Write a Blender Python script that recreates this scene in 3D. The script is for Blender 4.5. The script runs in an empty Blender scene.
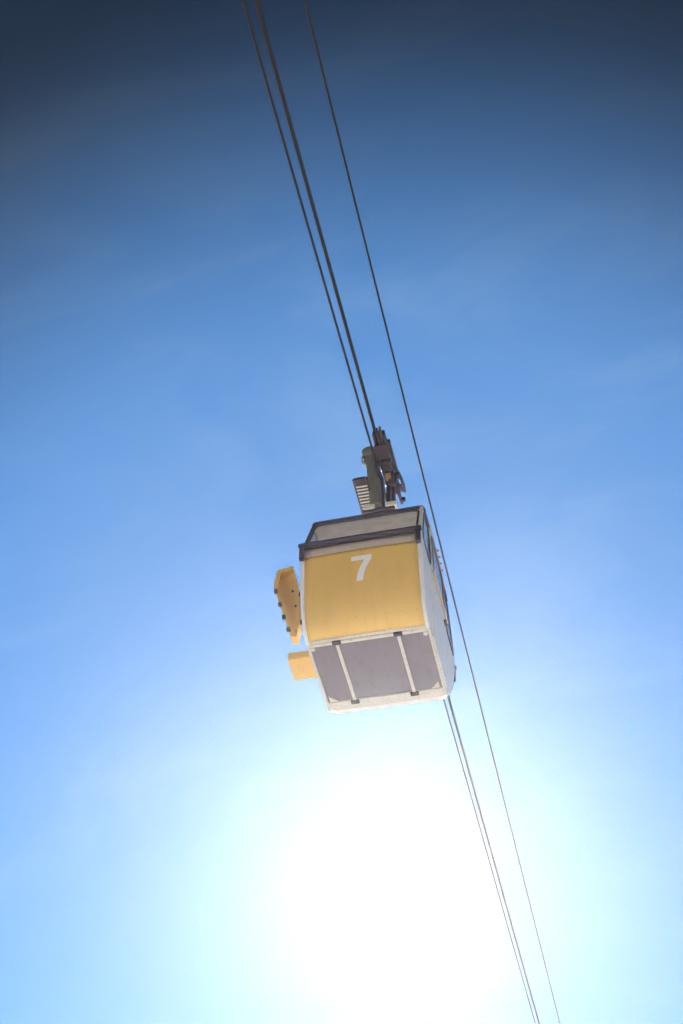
import bpy, bmesh, math, random
from mathutils import Vector, Matrix
random.seed(7)
scene = bpy.context.scene
COL = scene.collection

# ------------------------------------------------------------------ camera
Z0 = 13.0                                   # floor of the cabin above the ground
R = [[0.9736844310724694, 0.22545139915465776, 0.033321094013983324],
     [-0.1562849904582197, 0.7669531898081867, -0.6223807567723493],
     [-0.16587233176318383, 0.6007948662083049, 0.7820050500432778]]
CAM = Vector((2.5275797, -10.532698, -11.381375 + Z0))
cd = bpy.data.cameras.new('camera')
cam = bpy.data.objects.new('camera', cd)
COL.objects.link(cam)
rt, dn, fw = (Vector(r) for r in R)
cam.matrix_world = Matrix.Translation(CAM) @ Matrix((rt, -dn, -fw)).transposed().to_4x4()
cd.sensor_fit = 'VERTICAL'; cd.sensor_height = 36.0; cd.lens = 50.0
cd.clip_start = 0.1; cd.clip_end = 6000
scene.camera = cam

# ------------------------------------------------------------------ sky, sun, exposure
SUN = Vector((-0.15963745, 0.77624103, 0.60988994)).normalized()
elev = math.asin(SUN.z)
azim = math.atan2(SUN.x, SUN.y)
world = bpy.data.worlds.new('World'); scene.world = world; world.use_nodes = True
wn = world.node_tree.nodes; wl = world.node_tree.links
bg = wn['Background']
sky = wn.new('ShaderNodeTexSky'); sky.sky_type = 'NISHITA'; sky.sun_disc = False
sky.sun_elevation = elev; sky.sun_rotation = azim
sky.altitude = 3000; sky.air_density = 1.0; sky.dust_density = 0.3; sky.ozone_density = 4.0
# deep clear-air blue that falls off with the angle from the sun
def wmath(op, a, b=None, clamp=False):
    nd = wn.new('ShaderNodeMath'); nd.operation = op; nd.use_clamp = clamp
    for i, q in enumerate((a, b)):
        if q is None: continue
        if isinstance(q, (int, float)): nd.inputs[i].default_value = q
        else: wl.new(q, nd.inputs[i])
    return nd.outputs[0]
wtc = wn.new('ShaderNodeTexCoord')
dot = wn.new('ShaderNodeVectorMath'); dot.operation = 'DOT_PRODUCT'; dot.inputs[1].default_value = SUN
nrmz = wn.new('ShaderNodeVectorMath'); nrmz.operation = 'NORMALIZE'
wl.new(wtc.outputs['Generated'], nrmz.inputs[0]); wl.new(nrmz.outputs[0], dot.inputs[0])
ang = wmath('MULTIPLY', wmath('ARCCOSINE', wmath('MINIMUM', dot.outputs['Value'], 0.999999)), 180 / math.pi)
fall = wn.new('ShaderNodeMapRange'); fall.interpolation_type = 'SMOOTHSTEP'
fall.inputs['From Min'].default_value = 19.5; fall.inputs['From Max'].default_value = 35.5
fall.inputs['To Min'].default_value = 1.0; fall.inputs['To Max'].default_value = 0.09
wl.new(ang, fall.inputs['Value'])
tint = wn.new('ShaderNodeMix'); tint.data_type = 'RGBA'; tint.blend_type = 'MULTIPLY'; tint.inputs['Factor'].default_value = 1.0
tint.inputs['B'].default_value = (0.45, 0.92, 1.06, 1)
wl.new(sky.outputs[0], tint.inputs['A'])
scl = wn.new('ShaderNodeVectorMath'); scl.operation = 'SCALE'
cm = wn.new('ShaderNodeMapping'); cm.inputs['Rotation'].default_value = (0.3, 0.2, 0.5); cm.inputs['Scale'].default_value = (3.0, 9.0, 5.0)
cn = wn.new('ShaderNodeTexNoise'); cn.inputs['Scale'].default_value = 1.0; cn.inputs['Detail'].default_value = 9; cn.inputs['Roughness'].default_value = 0.62; cn.inputs['Distortion'].default_value = 0.8
wl.new(nrmz.outputs[0], cm.inputs['Vector']); wl.new(cm.outputs[0], cn.inputs['Vector'])
cr_ = wn.new('ShaderNodeMapRange'); cr_.interpolation_type = 'SMOOTHSTEP'
cr_.inputs['From Min'].default_value = 0.46; cr_.inputs['From Max'].default_value = 0.80; cr_.inputs['To Min'].default_value = 0.0; cr_.inputs['To Max'].default_value = 0.20
wl.new(cn.outputs['Fac'], cr_.inputs['Value'])
cir = wn.new('ShaderNodeMix'); cir.data_type = 'RGBA'
wl.new(cr_.outputs[0], cir.inputs['Factor']); wl.new(tint.outputs['Result'], cir.inputs['A'])
cir.inputs['B'].default_value = (2.0, 3.0, 4.0, 1)
wl.new(cir.outputs['Result'], scl.inputs[0]); wl.new(fall.outputs[0], scl.inputs['Scale'])
wl.new(scl.outputs[0], bg.inputs['Color'])
bg.inputs['Strength'].default_value = 0.058
sd = bpy.data.lights.new('sun', 'SUN'); sd.energy = 4.0; sd.angle = math.radians(0.5); sd.color = (1.0, 0.95, 0.88)
sun = bpy.data.objects.new('sun', sd); COL.objects.link(sun)
sun.rotation_euler = SUN.to_track_quat('Z', 'Y').to_euler()
sun.location = (0, 0, 60)
vs = scene.view_settings
vs.view_transform = 'Standard'; vs.look = 'None'; vs.gamma = 1.0; vs.use_curve_mapping = False
vs.exposure = 1.9
scene.cycles.use_denoising = True
scene.cycles.volume_bounces = 0

# ------------------------------------------------------------------ materials
MATS = {}
def mat(name, col, rough=0.5, metal=0.0, var=0.12, scale=6.0, bump=0.0, bscale=60.0, coat=0.0, dirt=None, dirt_amt=0.0):
    m = bpy.data.materials.new(name); m.use_nodes = True
    n, l = m.node_tree.nodes, m.node_tree.links
    p = n['Principled BSDF']
    p.inputs['Roughness'].default_value = rough; p.inputs['Metallic'].default_value = metal
    p.inputs['Coat Weight'].default_value = coat; p.inputs['Coat Roughness'].default_value = 0.15
    tc = n.new('ShaderNodeTexCoord')
    nz = n.new('ShaderNodeTexNoise'); nz.inputs['Scale'].default_value = scale; nz.inputs['Detail'].default_value = 6
    l.new(tc.outputs['Object'], nz.inputs['Vector'])
    mix = n.new('ShaderNodeMix'); mix.data_type = 'RGBA'
    mix.inputs['A'].default_value = (*[c * (1 - var) for c in col], 1)
    mix.inputs['B'].default_value = (*[min(1, c * (1 + var)) for c in col], 1)
    l.new(nz.outputs['Fac'], mix.inputs['Factor'])
    out = mix.outputs['Result']
    if dirt:
        n2 = n.new('ShaderNodeTexNoise'); n2.inputs['Scale'].default_value = scale * 2.3; n2.inputs['Detail'].default_value = 10
        mp = n.new('ShaderNodeMapping'); mp.inputs['Scale'].default_value = (3.0, 1.0, 0.5)
        l.new(tc.outputs['Object'], mp.inputs['Vector']); l.new(mp.outputs['Vector'], n2.inputs['Vector'])
        rp = n.new('ShaderNodeValToRGB'); rp.color_ramp.elements[0].position = 0.52; rp.color_ramp.elements[1].position = 0.75
        l.new(n2.outputs['Fac'], rp.inputs['Fac'])
        mm = n.new('ShaderNodeMath'); mm.operation = 'MULTIPLY'; mm.inputs[1].default_value = dirt_amt
        l.new(rp.outputs['Color'], mm.inputs[0])
        mx = n.new('ShaderNodeMix'); mx.data_type = 'RGBA'; mx.inputs['B'].default_value = (*dirt, 1)
        l.new(mm.outputs[0], mx.inputs['Factor']); l.new(out, mx.inputs['A'])
        out = mx.outputs['Result']
    l.new(out, p.inputs['Base Color'])
    rr = n.new('ShaderNodeMapRange'); rr.inputs['To Min'].default_value = max(0.02, rough - 0.08); rr.inputs['To Max'].default_value = min(1, rough + 0.12)
    l.new(nz.outputs['Fac'], rr.inputs['Value']); l.new(rr.outputs[0], p.inputs['Roughness'])
    if bump:
        bz = n.new('ShaderNodeTexNoise'); bz.inputs['Scale'].default_value = bscale; bz.inputs['Detail'].default_value = 4
        l.new(tc.outputs['Object'], bz.inputs['Vector'])
        b = n.new('ShaderNodeBump'); b.inputs['Strength'].default_value = bump; b.inputs['Distance'].default_value = 0.01
        l.new(bz.outputs['Fac'], b.inputs['Height']); l.new(b.outputs[0], p.inputs['Normal'])
    MATS[name] = m
    return m
DIRT = (0.16, 0.11, 0.06)
YELLOW = mat('yellow_paint', (0.75, 0.475, 0.095), 0.42, var=0.10, scale=1.6, bump=0.05, bscale=4, coat=0.15, dirt=DIRT, dirt_amt=0.10)
YELLOW2 = mat('yellow_sheet_metal', (0.76, 0.46, 0.09), 0.5, var=0.08, scale=5, dirt=DIRT, dirt_amt=0.12)
WHITE = mat('white_paint', (0.74, 0.75, 0.77), 0.35, var=0.05, scale=3, coat=0.2, dirt=(0.3, 0.28, 0.25), dirt_amt=0.3)
NUMBER = mat('number_white', (0.8, 0.8, 0.8), 0.5, var=0.04, scale=20)
ALU = mat('weathered_aluminium', (0.62, 0.60, 0.55), 0.5, metal=0.25, var=0.12, scale=9, dirt=DIRT, dirt_amt=0.35)
STRIP = mat('grey_beige_strip', (0.52, 0.42, 0.36), 0.5, var=0.1, scale=9, dirt=DIRT, dirt_amt=0.3)
RUBBER = mat('dark_rubber', (0.026, 0.019, 0.040), 0.6, var=0.2, scale=20, bump=0.05)
UNDER = mat('underbody_grey', (0.17, 0.145, 0.19), 0.6, var=0.22, scale=2.2, bump=0.06, dirt=(0.1, 0.08, 0.07), dirt_amt=0.5)
STEEL = mat('dark_greased_steel', (0.045, 0.031, 0.045), 0.5, metal=0.3, var=0.3, scale=14, bump=0.08, dirt=(0.12, 0.06, 0.03), dirt_amt=0.5)
OLIVE = mat('olive_grey_paint', (0.15, 0.14, 0.12), 0.5, var=0.15, scale=6, bump=0.04, dirt=(0.08, 0.05, 0.03), dirt_amt=0.5)
PALE = mat('pale_grey_cast', (0.6, 0.58, 0.5), 0.55, var=0.15, scale=12, dirt=DIRT, dirt_amt=0.4)
BRONZE = mat('brass_bronze', (0.55, 0.33, 0.14), 0.4, metal=0.6, var=0.15, scale=15)
ORANGE = mat('orange_paint', (0.55, 0.28, 0.13), 0.5, var=0.1, scale=15)
CEIL = mat('ceiling_lining', (0.84, 0.78, 0.77), 0.7, var=0.06, scale=6)
SEAT = mat('seat_wood', (0.66, 0.50, 0.32), 0.5, var=0.2, scale=8)
ROPE = mat('steel_wire_rope', (0.012, 0.009, 0.012), 0.75, metal=0.0, var=0.3, scale=30)
GROUND = mat('ground_grass', (0.34, 0.325, 0.30), 0.9, var=0.3, scale=0.4, bump=0.5, bscale=8, dirt=(0.3, 0.26, 0.2), dirt_amt=0.6)

def glass_mat():
    m = bpy.data.materials.new('window_glass'); m.use_nodes = True
    n, l = m.node_tree.nodes, m.node_tree.links
    n.remove(n['Principled BSDF'])
    t = n.new('ShaderNodeBsdfTransparent'); t.inputs['Color'].default_value = (0.96, 0.97, 0.98, 1)
    g = n.new('ShaderNodeBsdfGlossy'); g.inputs['Roughness'].default_value = 0.06
    d = n.new('ShaderNodeBsdfDiffuse'); d.inputs['Color'].default_value = (0.6, 0.6, 0.6, 1)
    tc = n.new('ShaderNodeTexCoord'); nz = n.new('ShaderNodeTexNoise'); nz.inputs['Scale'].default_value = 7; nz.inputs['Detail'].default_value = 8
    l.new(tc.outputs['Object'], nz.inputs['Vector'])
    mr = n.new('ShaderNodeMapRange'); mr.inputs['To Min'].default_value = 0.02; mr.inputs['To Max'].default_value = 0.22
    l.new(nz.outputs['Fac'], mr.inputs['Value'])
    dm = n.new('ShaderNodeMixShader'); l.new(mr.outputs[0], dm.inputs['Fac']); l.new(t.outputs[0], dm.inputs[1]); l.new(d.outputs[0], dm.inputs[2])
    lw = n.new('ShaderNodeLayerWeight'); lw.inputs['Blend'].default_value = 0.5
    pw = n.new('ShaderNodeMath'); pw.operation = 'POWER'; pw.inputs[1].default_value = 5; l.new(lw.outputs['Facing'], pw.inputs[0])
    f = n.new('ShaderNodeMapRange'); f.inputs['To Min'].default_value = 0.04; f.inputs['To Max'].default_value = 1.0; l.new(pw.outputs[0], f.inputs['Value'])
    mx = n.new('ShaderNodeMixShader'); l.new(f.outputs[0], mx.inputs['Fac']); l.new(dm.outputs[0], mx.inputs[1]); l.new(g.outputs[0], mx.inputs[2])
    l.new(mx.outputs[0], n['Material Output'].inputs['Surface'])
    return m
GLASS = glass_mat()

# ------------------------------------------------------------------ helpers
def build(name, verts, faces, m, parent=None, smooth=False, bevel=0.0, solid=0.0):
    me = bpy.data.meshes.new(name)
    me.from_pydata([tuple(v) for v in verts], [], faces)
    bm = bmesh.new(); bm.from_mesh(me)
    bmesh.ops.recalc_face_normals(bm, faces=bm.faces)
    if bevel > 0:
        bmesh.ops.bevel(bm, geom=[e for e in bm.edges if e.calc_face_angle(0) > 0.5], offset=bevel, segments=2, profile=0.6, affect='EDGES')
    for f in bm.faces: f.smooth = smooth
    bm.to_mesh(me); bm.free()
    if smooth and hasattr(me, 'set_sharp_from_angle'):
        me.set_sharp_from_angle(angle=math.radians(40))
    me.materials.append(m)
    o = bpy.data.objects.new(name, me); COL.objects.link(o)
    if parent: o.parent = parent
    if solid:
        md = o.modifiers.new('solid', 'SOLIDIFY'); md.thickness = abs(solid); md.offset = -1 if solid > 0 else 1
    return o

class MB:
    def __init__(s): s.v = []; s.f = []
    def add(s, v, f):
        k = len(s.v); s.v += [Vector(p) for p in v]; s.f += [tuple(i + k for i in q) for q in f]; return s
    def box(s, c, size, M=None):
        hx, hy, hz = (q / 2 for q in size)
        vs_ = [Vector((x, y, z)) for x in (-hx, hx) for y in (-hy, hy) for z in (-hz, hz)]
        if M: vs_ = [M @ v for v in vs_]
        c = Vector(c)
        return s.add([v + c for v in vs_], [(0, 1, 3, 2), (4, 6, 7, 5), (0, 4, 5, 1), (2, 3, 7, 6), (0, 2, 6, 4), (1, 5, 7, 3)])
    def prism(s, poly, off):
        n = len(poly); off = Vector(off); a = [Vector(p) for p in poly]
        return s.add(a + [p + off for p in a], [tuple(range(n)), tuple(range(2 * n - 1, n - 1, -1))] + [(i, (i + 1) % n, (i + 1) % n + n, i + n) for i in range(n)])
    def tube(s, pts, r, n=10, closed=False):
        pts = [Vector(p) for p in pts]; m = len(pts); rings = []
        up = None
        for i, p in enumerate(pts):
            if closed: t = (pts[(i + 1) % m] - pts[i - 1]).normalized()
            else: t = (pts[min(i + 1, m - 1)] - pts[max(i - 1, 0)]).normalized()
            if up is None:
                up = Vector((0, 0, 1)) if abs(t.z) < 0.9 else Vector((1, 0, 0))
            a = (up - t * up.dot(t)).normalized(); b = t.cross(a); up = a
            rr = r[i] if isinstance(r, (list, tuple)) else r
            rings.append([p + (a * math.cos(2 * math.pi * k / n) + b * math.sin(2 * math.pi * k / n)) * rr for k in range(n)])
        vs_ = [v for q in rings for v in q]; fs = []
        for i in range(m if closed else m - 1):
            j = (i + 1) % m
            for k in range(n): fs.append((i * n + k, i * n + (k + 1) % n, j * n + (k + 1) % n, j * n + k))
        if not closed: fs += [tuple(range(n - 1, -1, -1)), tuple((m - 1) * n + k for k in range(n))]
        return s.add(vs_, fs)
    def cyl(s, a, b, r, n=16): return s.tube([a, b], r, n)
    def build(s, name, m, parent=None, **k): return build(name, s.v, s.f, m, parent, **k)

def rounded(poly, r, seg=5):
    out = []; n = len(poly)
    for i in range(n):
        p0, p, p1 = Vector(poly[i - 1]), Vector(poly[i]), Vector(poly[(i + 1) % n])
        d0, d1 = (p0 - p), (p1 - p)
        q = min(r, d0.length * 0.45, d1.length * 0.45)
        a, b = p + d0.normalized() * q, p + d1.normalized() * q
        for k in range(seg + 1):
            t = k / seg
            out.append(a * (1 - t) ** 2 + p * 2 * t * (1 - t) + b * t * t)
    return out

def tag(o, label=None, cat=None, group=None, kind=None):
    if label: o['label'] = label
    if cat: o['category'] = cat
    if group: o['group'] = group
    if kind: o['kind'] = kind
    return o

# ------------------------------------------------------------------ ground
gv, gf = [], []
N = 40; S = 2000.0
def gz(x, y):
    r = math.hypot(x, y)
    return 0.0 if r < 60 else 0.25 * math.sin(x * 0.013) * math.cos(y * 0.011) * min(1, (r - 60) / 100)
ax = [math.copysign(abs(t) ** 2.2, t) * S for t in [(-1 + 2 * i / N) for i in range(N + 1)]]
for i in range(N + 1):
    for j in range(N + 1): gv.append((ax[i], ax[j], gz(ax[i], ax[j])))
for i in range(N):
    for j in range(N): gf.append((i * (N + 1) + j, (i + 1) * (N + 1) + j, (i + 1) * (N + 1) + j + 1, i * (N + 1) + j + 1))
tag(build('ground', gv, gf, GROUND, smooth=True), 'pale dry grass and gravel ground below the cable line', 'ground', kind='structure')

# ------------------------------------------------------------------ cables
CDIR = Vector((-0.01889214, 0.98588516, 0.16635366))
CPT = Vector((0.063, 0.547, 3.7 + Z0))                     # track cable above the cabin
def cable(name, pt, rad, label, kink=None, twist=18):
    mb = MB(); pts = []
    ss = [-75 + 5 * i for i in range(12)] + [-15 + 0.5 * i for i in range(80)] + [25 + 5 * i for i in range(9)]
    for s in ss:
        p = pt + CDIR * s
        p.z += 0.00022 * s * s
        if kink: p += Vector(kink(s))
        pts.append(p)
    mb.tube(pts, rad, 12)
    return tag(mb.build(name, ROPE, smooth=True), label, 'cable', 'steel ropes of the cable line')
cable('track_cable', CPT, 0.0215, 'thickest dark steel cable, running through the carriage above the cabin')
def hk(s):
    a = -0.085 - 0.0045 * max(0, -s)
    return (a + (0.012 if s > 2 else 0), 0, -0.055)
cable('haul_cable', CPT, 0.0150, 'thin dark steel cable close beside the left of the thickest one', hk)
cable('guide_cable', Vector((0.545, 0.547, 3.572 + Z0)), 0.0125, 'thinnest dark cable, alone to the right of the cabin')

# ------------------------------------------------------------------ gondola
G = bpy.data.objects.new('gondola_cabin', None); COL.objects.link(G)
G.location = (0, 0, Z0); G.empty_display_size = 0.3
tag(G, 'yellow and white cable car cabin numbered 7 hanging from the thick cable', 'cable car')
D = 1.094; H = 1.936; YM = D / 2
PROF = [(-0.03, 0.0), (-0.10, 0.012), (-0.155, 0.035), (-0.20, 0.07), (-0.245, 0.13), (-0.285, 0.21), (-0.33, 0.32), (-0.37, 0.45),
        (-0.405, 0.60), (-0.435, 0.75), (-0.46, 0.87), (-0.478, 0.97), (-0.492, 1.09)]
PROFR = [(1.03, 0.0), (1.045, 0.012), (1.07, 0.035), (1.11, 0.07), (1.165, 0.13), (1.235, 0.21), (1.315, 0.32), (1.39, 0.45),
         (1.465, 0.60), (1.535, 0.75), (1.585, 0.87), (1.62, 0.97), (1.65, 1.09)]
PROFR = [(D - y, z) for y, z in PROFR]                     # same convention as the front: outwards is negative
def prof_y(z, e=1):
    P_ = PROF if e > 0 else PROFR
    for (y0, z0), (y1, z1) in zip(P_, P_[1:]):
        if z0 <= z <= z1: return y0 + (y1 - y0) * (z - z0) / (z1 - z0)
    return P_[-1][0] if z > 1 else P_[0][0]
RFR = (-0.27, H)                                           # rear edge, same convention
RF = (-0.18, H)                                            # front edge of the roof
def side_x(z):
    if z > 1.1: return 0.7 - 0.028 * ((z - 1.1) / (H - 1.1)) ** 1.5
    return 0.7 - 0.012 * ((1.1 - z) / 1.1) ** 4 + 0.006 * math.sin(math.pi * z / 1.1)
def my(y, e): return y if e > 0 else D - y                 # e=1 front end, e=-1 rear end

def end_sheet(name, zlo, zhi, xw, off, m, e, parent, thick=0.012, nx=14, nz=16):
    vs_, fs = [], []
    for j in range(nz + 1):
        z = zlo + (zhi - zlo) * (j / nz) ** 1.35
        y = prof_y(z, e)
        for i in range(nx + 1):
            u = -1 + 2 * i / nx
            yy = y - 0.014 * (1 - u * u) - off
            vs_.append((xw * u, my(yy, e), z))
    for j in range(nz):
        for i in range(nx):
            a = j * (nx + 1) + i; fs.append((a, a + 1, a + nx + 2, a + nx + 1))
    o = build(name, vs_, fs, m, parent, smooth=True)
    md = o.modifiers.new('solid', 'SOLIDIFY'); md.thickness = thick; md.offset = 0
    return o

for e in (1, -1):
    zl = 0.007 if e > 0 else 0.045
    p = end_sheet('end_panel', zl, 0.955, 0.655, 0.004, YELLOW, e, G, nz=30)
    end_sheet('sill_strip', 0.965, 1.075, 0.655, -0.004, STRIP, e, G, nz=3)
    end_sheet('lower_strip', 0.0, zl - 0.001, 0.665, -0.002, ALU, e, G, nz=4)
    if e == 1:
        # the number 7
        W7, H7, T = 0.235, 0.340, 0.058
        x0, zt = -0.108, 0.848
        pts = [(0, 0), (W7, 0), (W7, -0.05), (0.175, -0.16), (0.142, -0.27), (0.128, -H7), (0.052, -H7), (0.068, -0.26), (0.10, -0.155), (0.152, -T), (0, -T)]
        # as quads so that it can follow the curve of the panel
        rows = []
        K = 14
        L = [(0.152, -T), (0.125, -0.11), (0.10, -0.155), (0.082, -0.205), (0.068, -0.26), (0.058, -0.32), (0.052, -H7)]
        Rr = [(W7, -T), (0.203, -0.11), (0.175, -0.16), (0.156, -0.215), (0.142, -0.27), (0.134, -0.32), (0.128, -H7)]
        vs_, fs = [], []
        def onp(x, z): 
            u = x / 0.655
            return (x, prof_y(z) - 0.014 * (1 - u * u) - 0.004 - 0.0085, z)
        for j in range(3):
            for i in range(9): vs_.append(onp(x0 + W7 * i / 8, zt - T * j / 2))
        for j in range(2):
            for i in range(8): fs.append((j * 9 + i, j * 9 + i + 1, (j + 1) * 9 + i + 1, (j + 1) * 9 + i))
        build('number_bar', vs_, fs, NUMBER, p, solid=0)
        vs_, fs = [], []
        for (a, b) in zip(L, Rr):
            vs_ += [onp(x0 + a[0], zt + a[1]), onp(x0 + b[0], zt + b[1])]
        for j in range(len(L) - 1): fs.append((2 * j, 2 * j + 1, 2 * j + 3, 2 * j + 2))
        build('number_stem', vs_, fs, NUMBER, p, solid=0)
    for z in (0.925, 0.10):
        for k in range(8):
            x = -0.60 + 1.2 * k / 7
            y = prof_y(z, e) - 0.014 * (1 - (x / 0.655) ** 2) - 0.010
            mb = MB(); mb.tube([(x, my(y + 0.006, e), z), (x, my(y - 0.004, e), z), (x, my(y - 0.006, e), z)], [0.009, 0.009, 0.004], 8)
            mb.build('rivet', YELLOW, p, smooth=True)
    # bumper bar with end pads
    yb = -0.552 if e > 0 else -0.61
    mb = MB(); mb.tube([(-0.715, my(yb, e), 1.09), (-0.70, my(yb, e), 1.09), (0.70, my(yb, e), 1.09), (0.715, my(yb, e), 1.09)], [0.026, 0.034, 0.034, 0.026], 14)
    b = mb.build('bumper_bar', RUBBER, G, smooth=True)
    for s in (-1, 1):
        mb = MB(); mb.box((s * 0.672, my(yb + 0.012, e), 0.965), (0.06, 0.06, 0.20)); mb.build('end_pad', RUBBER, b, bevel=0.018, smooth=True)
        mb = MB(); mb.box((s * 0.5, my(yb + 0.04, e), 1.09), (0.05, 0.07, 0.035)); mb.build('bumper_bracket', STEEL, b, bevel=0.005)
    # corner posts, lower white; upper right white, upper left coloured dark for shade
    for s in (-1, 1):
        mb = MB(); mb.tube([(s * (0.672), my(y + 0.004, e), z + 0.012) for (y, z) in (PROF if e > 0 else PROFR)], 0.024, 10)
        mb.build('corner_post', WHITE, G, smooth=True)
        mb = MB(); mb.tube([(s * 0.672, my(prof_y(1.09, e), e), 1.09), (s * 0.665, my(-0.335 if e > 0 else -0.43, e), 1.50), (s * 0.655, my(-0.185 if e > 0 else -0.275, e), 1.915)], 0.024, 10)
        mb.build('window_post', WHITE if s > 0 else RUBBER, G, smooth=True)
    # end window
    def ew(x, z): return Vector((x, my(-0.492 + (z - 1.09) * (0.307 / 0.846) if e > 0 else -0.556 + (z - 1.09) * (0.281 / 0.846), e), z))
    outl = rounded([(-0.645, 1.125, 0), (0.645, 1.125, 0), (0.630, 1.875, 0), (-0.630, 1.875, 0)], 0.13, 6)
    loop = [ew(q.x, q.y) for q in outl]
    nrm = Vector((0, -0.94 * e, 0.34))
    w = MB().prism(loop, nrm * 0.006).build('end_window', GLASS, G)
    MB().tube(loop, 0.016, 8, closed=True).build('window_seal', RUBBER, w, smooth=True)
    # header and sill rails between posts
    MB().tube([ew(-0.655, 1.09), ew(0.655, 1.09)], 0.018, 10).build('sill_rail', RUBBER, G, smooth=True)

# roof: shallow dome with a rim
vs_, fs = [], []
nx, ny = 16, 14
for j in range(ny + 1):
    for i in range(nx + 1):
        u, v = -1 + 2 * i / nx, -1 + 2 * j / ny
        vs_.append((0.685 * u, YM + 0.045 + (YM + 0.245) * v, H + 0.012 + 0.05 * (1 - u ** 4) * (1 - v ** 4)))
for j in range(ny):
    for i in range(nx):
        a = j * (nx + 1) + i; fs.append((a, a + 1, a + nx + 2, a + nx + 1))
roof = build('roof', vs_, fs, WHITE, G, smooth=True)
md = roof.modifiers.new('solid', 'SOLIDIFY'); md.thickness = 0.012; md.offset = -1
rim = rounded([(-0.672, -0.19, H - 0.005), (0.672, -0.19, H - 0.005), (0.672, D + 0.28, H - 0.005), (-0.672, D + 0.28, H - 0.005)], 0.04, 4)
MB().tube(rim, 0.022, 8, closed=True).build('roof_rim', STEEL, roof, smooth=True)
mb = MB(); mb.box((0, YM + 0.045, H - 0.035), (1.30, D + 0.42, 0.02)); mb.build('ceiling_panel', CEIL, G)

# sides: front panel, door, rear panel, each with one window
def ring_plate(outer, inner, sx, xoff, th):
    c = sum((Vector(p) for p in inner), Vector((0, 0))) / len(inner)
    def cast(poly, ang):
        d = Vector((math.cos(ang), math.sin(ang))); best = None
        for i in range(len(poly)):
            a, b = Vector(poly[i - 1]) - c, Vector(poly[i]) - c
            ee = b - a; den = d.x * ee.y - d.y * ee.x
            if abs(den) < 1e-9: continue
            t = (a.x * ee.y - a.y * ee.x) / den; u = (a.x * d.y - a.y * d.x) / den
            if t > 0 and -1e-6 <= u <= 1 + 1e-6 and (best is None or t < best): best = t
        return c + d * best
    angs = sorted({round(math.atan2(p[1] - c.y, p[0] - c.x), 5) for p in list(map(tuple, outer)) + [tuple(q) for q in inner]})
    nr = 6; n = len(angs); rows = []
    for k in range(nr + 1):
        t = k / nr; rows.append([cast(inner, a) * (1 - t) + cast(outer, a) * t for a in angs])
    vs_, fs = [], []
    for side in (0, 1):
        for row in rows:
            for q in row: vs_.append((sx * (side_x(q.y) + xoff - (th if side else 0)), q.x, q.y))
    blk = (nr + 1) * n
    for k in range(nr):
        for i in range(n):
            j = (i + 1) % n
            f = (k * n + i, k * n + j, (k + 1) * n + j, (k + 1) * n + i)
            fs.append(f); fs.append(tuple(blk + q for q in reversed(f)))
    for k in (0, nr):
        for i in range(n):
            j = (i + 1) % n; fs.append((k * n + i, k * n + j, blk + k * n + j, blk + k * n + i))
    return vs_, fs
S1, S2 = 0.13, D - 0.13
front_outer = [(S1 - 0.003, 0.004)] + [(y, z + 0.004) for (y, z) in PROF] + [RF, (S1 - 0.003, H)]
front_inner = rounded([(-0.425, 1.13, 0), (S1 - 0.035, 1.13, 0), (S1 - 0.035, 1.885, 0), (-0.165, 1.885, 0)], 0.14, 7)
rear_inner = rounded([(-0.505, 1.12, 0), (S1 - 0.035, 1.12, 0), (S1 - 0.035, 1.885, 0), (-0.25, 1.885, 0)], 0.14, 7)
door_outer = [(S1 + 0.003, 0.03), (S2 - 0.003, 0.03), (S2 - 0.003, H - 0.01), (S1 + 0.003, H - 0.01)]
door_inner = rounded([(S1 + 0.05, 1.15, 0), (S2 - 0.05, 1.15, 0), (S2 - 0.05, 1.875, 0), (S1 + 0.05, 1.875, 0)], 0.13, 7)
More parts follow.
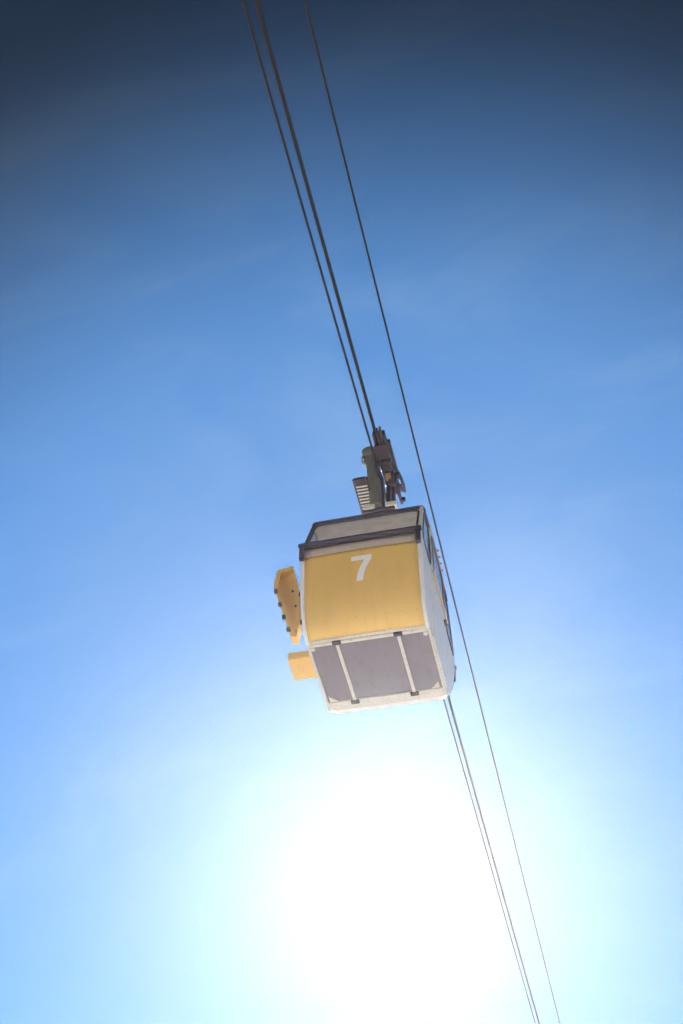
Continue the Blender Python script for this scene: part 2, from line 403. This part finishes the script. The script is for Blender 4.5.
for sx in (1, -1):
    for kind in ('front', 'door', 'rear'):
        if kind == 'door': o2, i2, off = door_outer, [(q.x, q.y) for q in door_inner], 0.018
        else:
            o2, i2, off = front_outer, [(q.x, q.y) for q in front_inner], 0.0
            if kind == 'rear':
                o2 = [(S1 - 0.003, 0.004)] + [(y, z + 0.004) for (y, z) in PROFR] + [RFR, (S1 - 0.003, H)]
                i2 = [(q.x, q.y) for q in rear_inner]
                o2, i2 = [(D - a, b) for a, b in o2], [(D - a, b) for a, b in i2]
        v, f = ring_plate(o2, [Vector(q) for q in i2], sx, off, 0.022)
        pl = build('door' if kind == 'door' else 'side_panel', v, f, WHITE, G, smooth=True)
        loop = [Vector((sx * (side_x(q[1]) + off + 0.001), q[0], q[1])) for q in i2]
        MB().prism(loop, (-sx * 0.005, 0, 0)).build('pane', GLASS, pl)
        MB().tube([p + Vector((sx * 0.001, 0, 0)) for p in loop], 0.0095, 8, closed=True).build('window_seal', RUBBER, pl, smooth=True)
        if kind == 'door':
            mb = MB(); mb.tube([(sx * 0.731, S1 - 0.01, 1.115), (sx * 0.731, S2 + 0.01, 1.115)], 0.015, 8)
            mb.build('handle_rail', STRIP, pl, smooth=True)
            mb = MB(); mb.box((sx * 0.735, S2 - 0.12, 0.98), (0.03, 0.10, 0.03)); mb.build('handle', STEEL, pl, bevel=0.008)
    # door track along the roof edge with orange brackets
    tr = MB(); tr.box((sx * 0.690, YM + 0.1, H + 0.030), (0.022, 1.10, 0.022)); tr = tr.build('door_track', ALU, G, bevel=0.006)
    for k in range(4):
        yy = 0.56 + k * 0.105
        mb = MB(); mb.box((sx * 0.712, yy, H + 0.048), (0.034, 0.022, 0.018)); mb.cyl((sx * 0.692, yy, H + 0.03), (sx * 0.692, yy, H + 0.07), 0.012, 10)
        mb.build('track_bracket', ORANGE, tr)
    # side skirt along the floor
    mb = MB(); mb.box((sx * 0.679, YM - 0.035, 0.010), (0.030, D - 0.03, 0.034)); mb.build('floor_sill', ALU, G, bevel=0.006)

# floor
mb = MB(); mb.box((0, YM - 0.08, 0.016), (1.325, 0.93, 0.028)); fl = mb.build('floor_plate', UNDER, G, bevel=0.004)
mb = MB(); mb.box((0, D - 0.125, 0.006), (1.324, 0.130, 0.044)); mb.build('floor_end_beam', ALU, G, bevel=0.008)
mb = MB(); mb.box((0, -0.010, 0.006), (1.324, 0.045, 0.040)); mb.build('floor_end_beam', ALU, G, bevel=0.008)
for x in (-0.352, 0.338):
    mb = MB(); mb.box((x, 0.45, -0.012), (0.036, 0.90, 0.026)); mb.build('floor_rail', ALU, fl, bevel=0.005)
    for y in (-0.02, 0.925):
        mb = MB(); mb.box((x, y, -0.022), (0.10, 0.055, 0.028)); mb.build('rail_bracket', STEEL, fl, bevel=0.012)
for x in (-0.50, -0.20, 0.0, 0.19, 0.49):
    for y in (-0.010, D - 0.125):
        MB().cyl((x, y, -0.012), (x, y, -0.022), 0.011, 8).build('floor_screw', ALU, fl)
for x in (-0.635, 0.635):
    for y in (0.035, 0.885):
        mb = MB()
        if y < 0.5: mb.cyl((x, y, 0.0), (x, y, -0.024), 0.026, 14)
        else: mb.prism([(x, y, -0.005), (x, y - 0.09, -0.005), (x - math.copysign(0.09, x), y, -0.005)], (0, 0, -0.012))
        mb.build('corner_plate', PALE, fl)
mb = MB(); mb.box((0, YM, 0.045), (1.30, D + 0.08, 0.02)); mb.build('inside_floor', CEIL, G)
# inside: two benches with backrests and the two hanger struts
for e in (1, -1):
    mb = MB(); mb.box((0, my(-0.11, e), 0.46), (1.26, 0.42, 0.05)); st = mb.build('seat_bench', SEAT, G, bevel=0.012)
    mb = MB(); mb.box((0, my(-0.37, e), 0.76), (1.26, 0.035, 0.46)); mb.build('backrest', SEAT, st, bevel=0.01)
for x in (-0.02, 0.065):
    MB().tube([(x, YM, 0.03), (x, YM, H)], 0.016, 10).build('ceiling_strut', BRONZE, G, smooth=True)

# ---- carrier and step box on the left side
yv = 0.20; dep = 0.12
A = [(-1.200, 1.630), (-1.005, 1.660), (-0.945, 1.410), (-0.872, 0.690), (-0.868, 0.610), (-0.893, 0.425), (-0.960, 0.435), (-1.230, 1.370)]
cen = Vector((sum(p[0] for p in A) / 8, sum(p[1] for p in A) / 8))
mb = MB(); mb.prism([(x, yv + dep, z) for x, z in A], (0, 0.006, 0)); car = mb.build('side_carrier', YELLOW2, G)
for i in range(8):
    if i in (1, 2, 3): continue                 # open towards the cabin
    a, b = A[i], A[(i + 1) % 8]
    d = (Vector(b) - Vector(a)).normalized(); nn = Vector((-d.y, d.x))
    if nn.dot(cen - Vector(a)) < 0: nn = -nn
    q = [(a[0], yv, a[1]), (b[0], yv, b[1]), (b[0] + nn.x * 0.006, yv, b[1] + nn.y * 0.006), (a[0] + nn.x * 0.006, yv, a[1] + nn.y * 0.006)]
    MB().prism(q, (0, dep, 0)).build('flange', YELLOW2, car)
# lip returned inwards along the outer edge, with four dark slots
lip = [(-1.200, 1.630), (-1.230, 1.370), (-0.960, 0.435), (-0.902, 0.455), (-1.168, 1.365), (-1.148, 1.590)]
MB().prism([(x, yv - 0.004, z) for x, z in lip], (0, 0.006, 0)).build('lip', YELLOW2, car)
MB().prism([(x, yv - 0.012, z) for x, z in [(-1.205, 1.635), (-1.000, 1.665), (-0.985, 1.60), (-1.160, 1.575)]], (0, 0.006, 0)).build('top_lip', YELLOW2, car)
for (x, z) in [(-1.190, 1.245), (-1.122, 1.00), (-1.058, 0.765), (-0.992, 0.545)]:
    mb = MB(); mb.box((x, yv - 0.010, z), (0.046, 0.016, 0.080), Matrix.Rotation(math.radians(-14), 3, 'Y')); mb.build('slot_block', STEEL, car, bevel=0.005)
# inner folded plate towards the cabin
MB().prism([(x, yv + 0.05, z) for x, z in [(-1.085, 1.545), (-1.005, 1.645), (-0.945, 1.41), (-0.872, 0.64), (-0.905, 0.62)]], (0, 0.008, 0)).build('mounting_plate', YELLOW2, car)
for (x, z) in [(-0.995, 1.26), (-0.945, 0.99)]:
    MB().cyl((x, yv + 0.052, z), (x, yv + 0.030, z), 0.014, 10).build('bolt', STEEL, car)
MB().prism([(-0.99, yv - 0.01, 0.62), (-0.872, yv - 0.01, 0.60), (-0.90, yv - 0.01, 0.53), (-0.96, yv - 0.01, 0.50)], (0, 0.05, 0)).build('gusset', YELLOW2, car)
for z in (1.25, 0.75):
    mb = MB(); mb.box((-0.81, yv + 0.09, z), (0.24, 0.04, 0.05)); mb.build('carrier_arm', STEEL, car, bevel=0.006)
mb = MB(); mb.box((-0.825, 0.315, 0.055), (0.262, 0.330, 0.115)); sb = mb.build('step_box', YELLOW2, G, bevel=0.008)
ringp = [(-0.84 + 0.045 * math.cos(t * math.pi / 10), 0.30 + 0.045 * math.sin(t * math.pi / 10), -0.004) for t in range(20)]
MB().tube(ringp, 0.004, 6, closed=True).build('drain_ring', YELLOW2, sb)

# ---- hanger: post, cap, yoke, rod down to the roof
pb, pt_ = Vector((-0.070, YM, 3.02)), Vector((-0.150, YM, 4.14))
mb = MB(); mb.tube([pb, pb.lerp(pt_, 0.5), pt_], 0.082, 20); hg = mb.build('hanger_post', OLIVE, G, smooth=True)
mb = MB(); mb.tube([(-0.172, YM - 0.10, 4.17), (-0.172, YM - 0.09, 4.17), (-0.172, YM + 0.09, 4.17), (-0.172, YM + 0.10, 4.17)], [0.085, 0.098, 0.098, 0.085], 24)
mb.build('post_cap', OLIVE, hg, smooth=True)
mb = MB(); mb.box((-0.245, YM - 0.06, 4.02), (0.05, 0.06, 0.10)); mb.build('cap_lug', STEEL, hg, bevel=0.008)
mb = MB(); mb.cyl((-0.246, YM - 0.10, 3.985), (-0.246, YM + 0.02, 3.985), 0.016, 12); mb.build('cap_glint', PALE, hg)  # pale pin added in place of the sun glint by the cap
mb = MB(); mb.tube([(-0.17, YM, 4.13), (-0.06, YM + 0.02, 4.02), (0.05, YM + 0.02, 3.90)], 0.05, 14); mb.build('cross_arm', STEEL, hg, smooth=True)
for x in (-0.185, 0.105):
    mb = MB(); mb.box((x + 0.03, YM, 2.98), (0.15, 0.13, 0.085)); mb.build('yoke', PALE, hg, bevel=0.015)
mb = MB(); mb.box((-0.03, YM, 2.93), (0.42, 0.10, 0.07)); mb.build('yoke_beam', STEEL, hg, bevel=0.01)
for x in (-0.02, 0.065):
    MB().tube([(x, YM, H), (x, YM, 2.95)], 0.028, 12).build('hanger_rod', STEEL, hg, smooth=True)
    mb = MB(); mb.box((x, YM, H + 0.085), (0.075, 0.22, 0.06)); mb.build('roof_mount', STEEL, hg, bevel=0.01)

# service step grating left of the post
gx0, gx1, gy0, gy1, gzz = -0.325, -0.150, 0.29, 0.95, 3.34
mb = MB()
for x in (gx0, gx1): mb.box((x, (gy0 + gy1) / 2, gzz), (0.022, gy1 - gy0, 0.05))
mb.box(((gx0 + gx1) / 2, gy0 + 0.04, gzz), (gx1 - gx0 - 0.03, 0.10, 0.048)); mb.box(((gx0 + gx1) / 2, gy1, gzz), (gx1 - gx0 - 0.03, 0.022, 0.048))
mb.box(((gx0 + gx1) / 2, (gy0 + gy1) / 2 + 0.04, gzz + 0.016), (gx1 - gx0 - 0.03, gy1 - gy0 - 0.12, 0.006))
gr = mb.build('step_grating', STEEL, G)
for k in range(11):
    y = gy0 + 0.115 + k * (gy1 - gy0 - 0.14) / 10
    mb = MB(); mb.box(((gx0 + gx1) / 2, y, gzz - 0.018), (gx1 - gx0 - 0.026, 0.020, 0.008))
    mb.build('slat', PALE, gr)
mb = MB(); mb.box(((gx0 + gx1) / 2 + 0.06, YM, gzz + 0.045), (0.26, 0.05, 0.04)); mb.build('grating_arm', STEEL, gr, bevel=0.006)

# carriage on the track cable
c0 = CPT - Vector((0, 0, Z0))
ex = Vector((1, 0, 0)); ex = (ex - CDIR * ex.dot(CDIR)).normalized(); ez = ex.cross(CDIR).normalized()
def K(x, s, z): return c0 + ex * x + CDIR * s + ez * z
RM = Matrix((ex, CDIR, ez)).transposed()
def cbox(name, x, s, z, sx, ss, sz, m, par, bev=0.006):
    mb = MB(); mb.box(K(x, s, z), (sx, ss, sz), RM); return mb.build(name, m, par, bevel=bev)
cr = cbox('carriage_frame', 0.075, -0.12, 0.055, 0.020, 1.15, 0.12, STEEL, G)
cbox('frame_plate', -0.052, -0.05, 0.075, 0.016, 0.85, 0.10, STEEL, cr)
for s in (-0.62, -0.32, 0.0, 0.30):
    mb = MB(); mb.tube([K(-0.034, s, 0.092), K(-0.030, s, 0.092), K(-0.008, s, 0.092), K(0.008, s, 0.092), K(0.030, s, 0.092), K(0.034, s, 0.092)], [0.06, 0.095, 0.073, 0.073, 0.095, 0.06], 24)
    mb.build('roller', STEEL, cr, smooth=True)
    mb = MB(); mb.cyl(K(-0.075, s, 0.092), K(0.105, s, 0.092), 0.018, 12); mb.build('axle', BRONZE, cr)
for k, (x, s0) in enumerate([(-0.03, -0.78), (0.025, -0.84), (0.065, -0.85), (0.105, -0.78)]):
    cbox('grip_jaw', x, s0 + 0.16, -0.005 - 0.01 * (k % 2), 0.026, 0.32, 0.10, STEEL, cr)
cbox('jaw_block', 0.03, -0.50, -0.03, 0.16, 0.26, 0.12, STEEL, cr, 0.012)
cbox('clamp_block', 0.045, -0.24, -0.05, 0.13, 0.16, 0.10, STEEL, cr, 0.012)
cbox('side_strut', 0.135, -0.30, 0.0, 0.045, 0.62, 0.06, STEEL, cr, 0.01)
cbox('strut_link', 0.115, -0.42, 0.0, 0.07, 0.06, 0.05, STEEL, cr)
cbox('strut_link', 0.115, -0.12, 0.0, 0.07, 0.06, 0.05, STEEL, cr)
cbox('spring_rod', 0.022, 0.14, -0.085, 0.03, 0.20, 0.03, BRONZE, cr)
cbox('haul_clamp', -0.085, -0.05, -0.06, 0.05, 0.46, 0.07, STEEL, cr, 0.012)
cbox('lower_arm', 0.055, 0.12, -0.06, 0.055, 0.40, 0.07, STEEL, cr, 0.01)
for (xa, xb, w, dd, y0, zt) in [(0.075, 0.085, 0.055, 0.10, YM + 0.03, 3.66), (0.0, 0.030, 0.035, 0.07, YM - 0.03, 3.62), (0.135, 0.150, 0.030, 0.08, YM + 0.05, 3.62)]:
    q = [(xa - w / 2, y0, zt), (xa + w / 2, y0, zt), (xb + w / 2, y0, 2.97), (xb - w / 2, y0, 2.97)]
    MB().prism(q, (0, dd, 0)).build('drop_arm', STEEL, cr)
cbox('lower_block', 0.075, 0.05, -0.16, 0.11, 0.20, 0.16, STEEL, cr, 0.015)
cbox('brake_pad', 0.03, -0.06, -0.115, 0.07, 0.10, 0.06, BRONZE, cr, 0.008)
# open triangular bracket on the right
tri = [(0.075, -0.02), (0.180, -0.05), (0.205, 0.22), (0.195, 0.34), (0.095, 0.27)]
hol = [(0.130, 0.05), (0.160, 0.05), (0.170, 0.20), (0.140, 0.20)]
cc = Vector((0.150, 0.13))
n_ = 28; vs_, fs = [], []
def castp(poly, ang):
    d = Vector((math.cos(ang), math.sin(ang))); best = 9
    for i in range(len(poly)):
        a, b = Vector(poly[i - 1]) - cc, Vector(poly[i]) - cc; ee = b - a
        den = d.x * ee.y - d.y * ee.x
        if abs(den) < 1e-9: continue
        t = (a.x * ee.y - a.y * ee.x) / den; u = (a.x * d.y - a.y * d.x) / den
        if t > 0 and -1e-6 <= u <= 1 + 1e-6: best = min(best, t)
    return cc + d * best
angs = sorted([math.atan2(p[1] - cc.y, p[0] - cc.x) for p in tri + hol])
for zz in (-0.07, -0.03):
    for poly in (hol, tri):
        for a in angs:
            q = castp(poly, a); vs_.append(K(q.x, q.y, zz))
n = len(angs)
for i in range(n):
    j = (i + 1) % n
    fs += [(i, j, n + j, n + i), (2 * n + i, 3 * n + i, 3 * n + j, 2 * n + j), (i, 2 * n + i, 2 * n + j, j), (n + i, n + j, 3 * n + j, 3 * n + i)]
build('release_bracket', vs_, fs, STEEL, cr)
cbox('release_lever', 0.130, 0.47, -0.06, 0.07, 0.05, 0.05, STEEL, cr, 0.008)
cbox('rear_strut', 0.10, 0.40, -0.05, 0.04, 0.30, 0.05, STEEL, cr, 0.008)

# ------------------------------------------------------------------ haze box added to imitate lens glare round the sun
hm = bpy.data.materials.new('glare_haze'); hm.use_nodes = True
hn = hm.node_tree.nodes; hn.remove(hn['Principled BSDF'])
pv = hn.new('ShaderNodeVolumePrincipled')
pv.inputs['Color'].default_value = (0.88, 0.91, 1.0, 1); pv.inputs['Density'].default_value = 0.00031; pv.inputs['Anisotropy'].default_value = 0.835
hm.node_tree.links.new(pv.outputs[0], hn['Material Output'].inputs['Volume'])
mb = MB(); mb.box((0, 0, 15.5), (4010, 4010, 33.0))
tag(mb.build('haze', hm), 'thin haze added to imitate the lens glare round the sun', 'haze', kind='stuff')
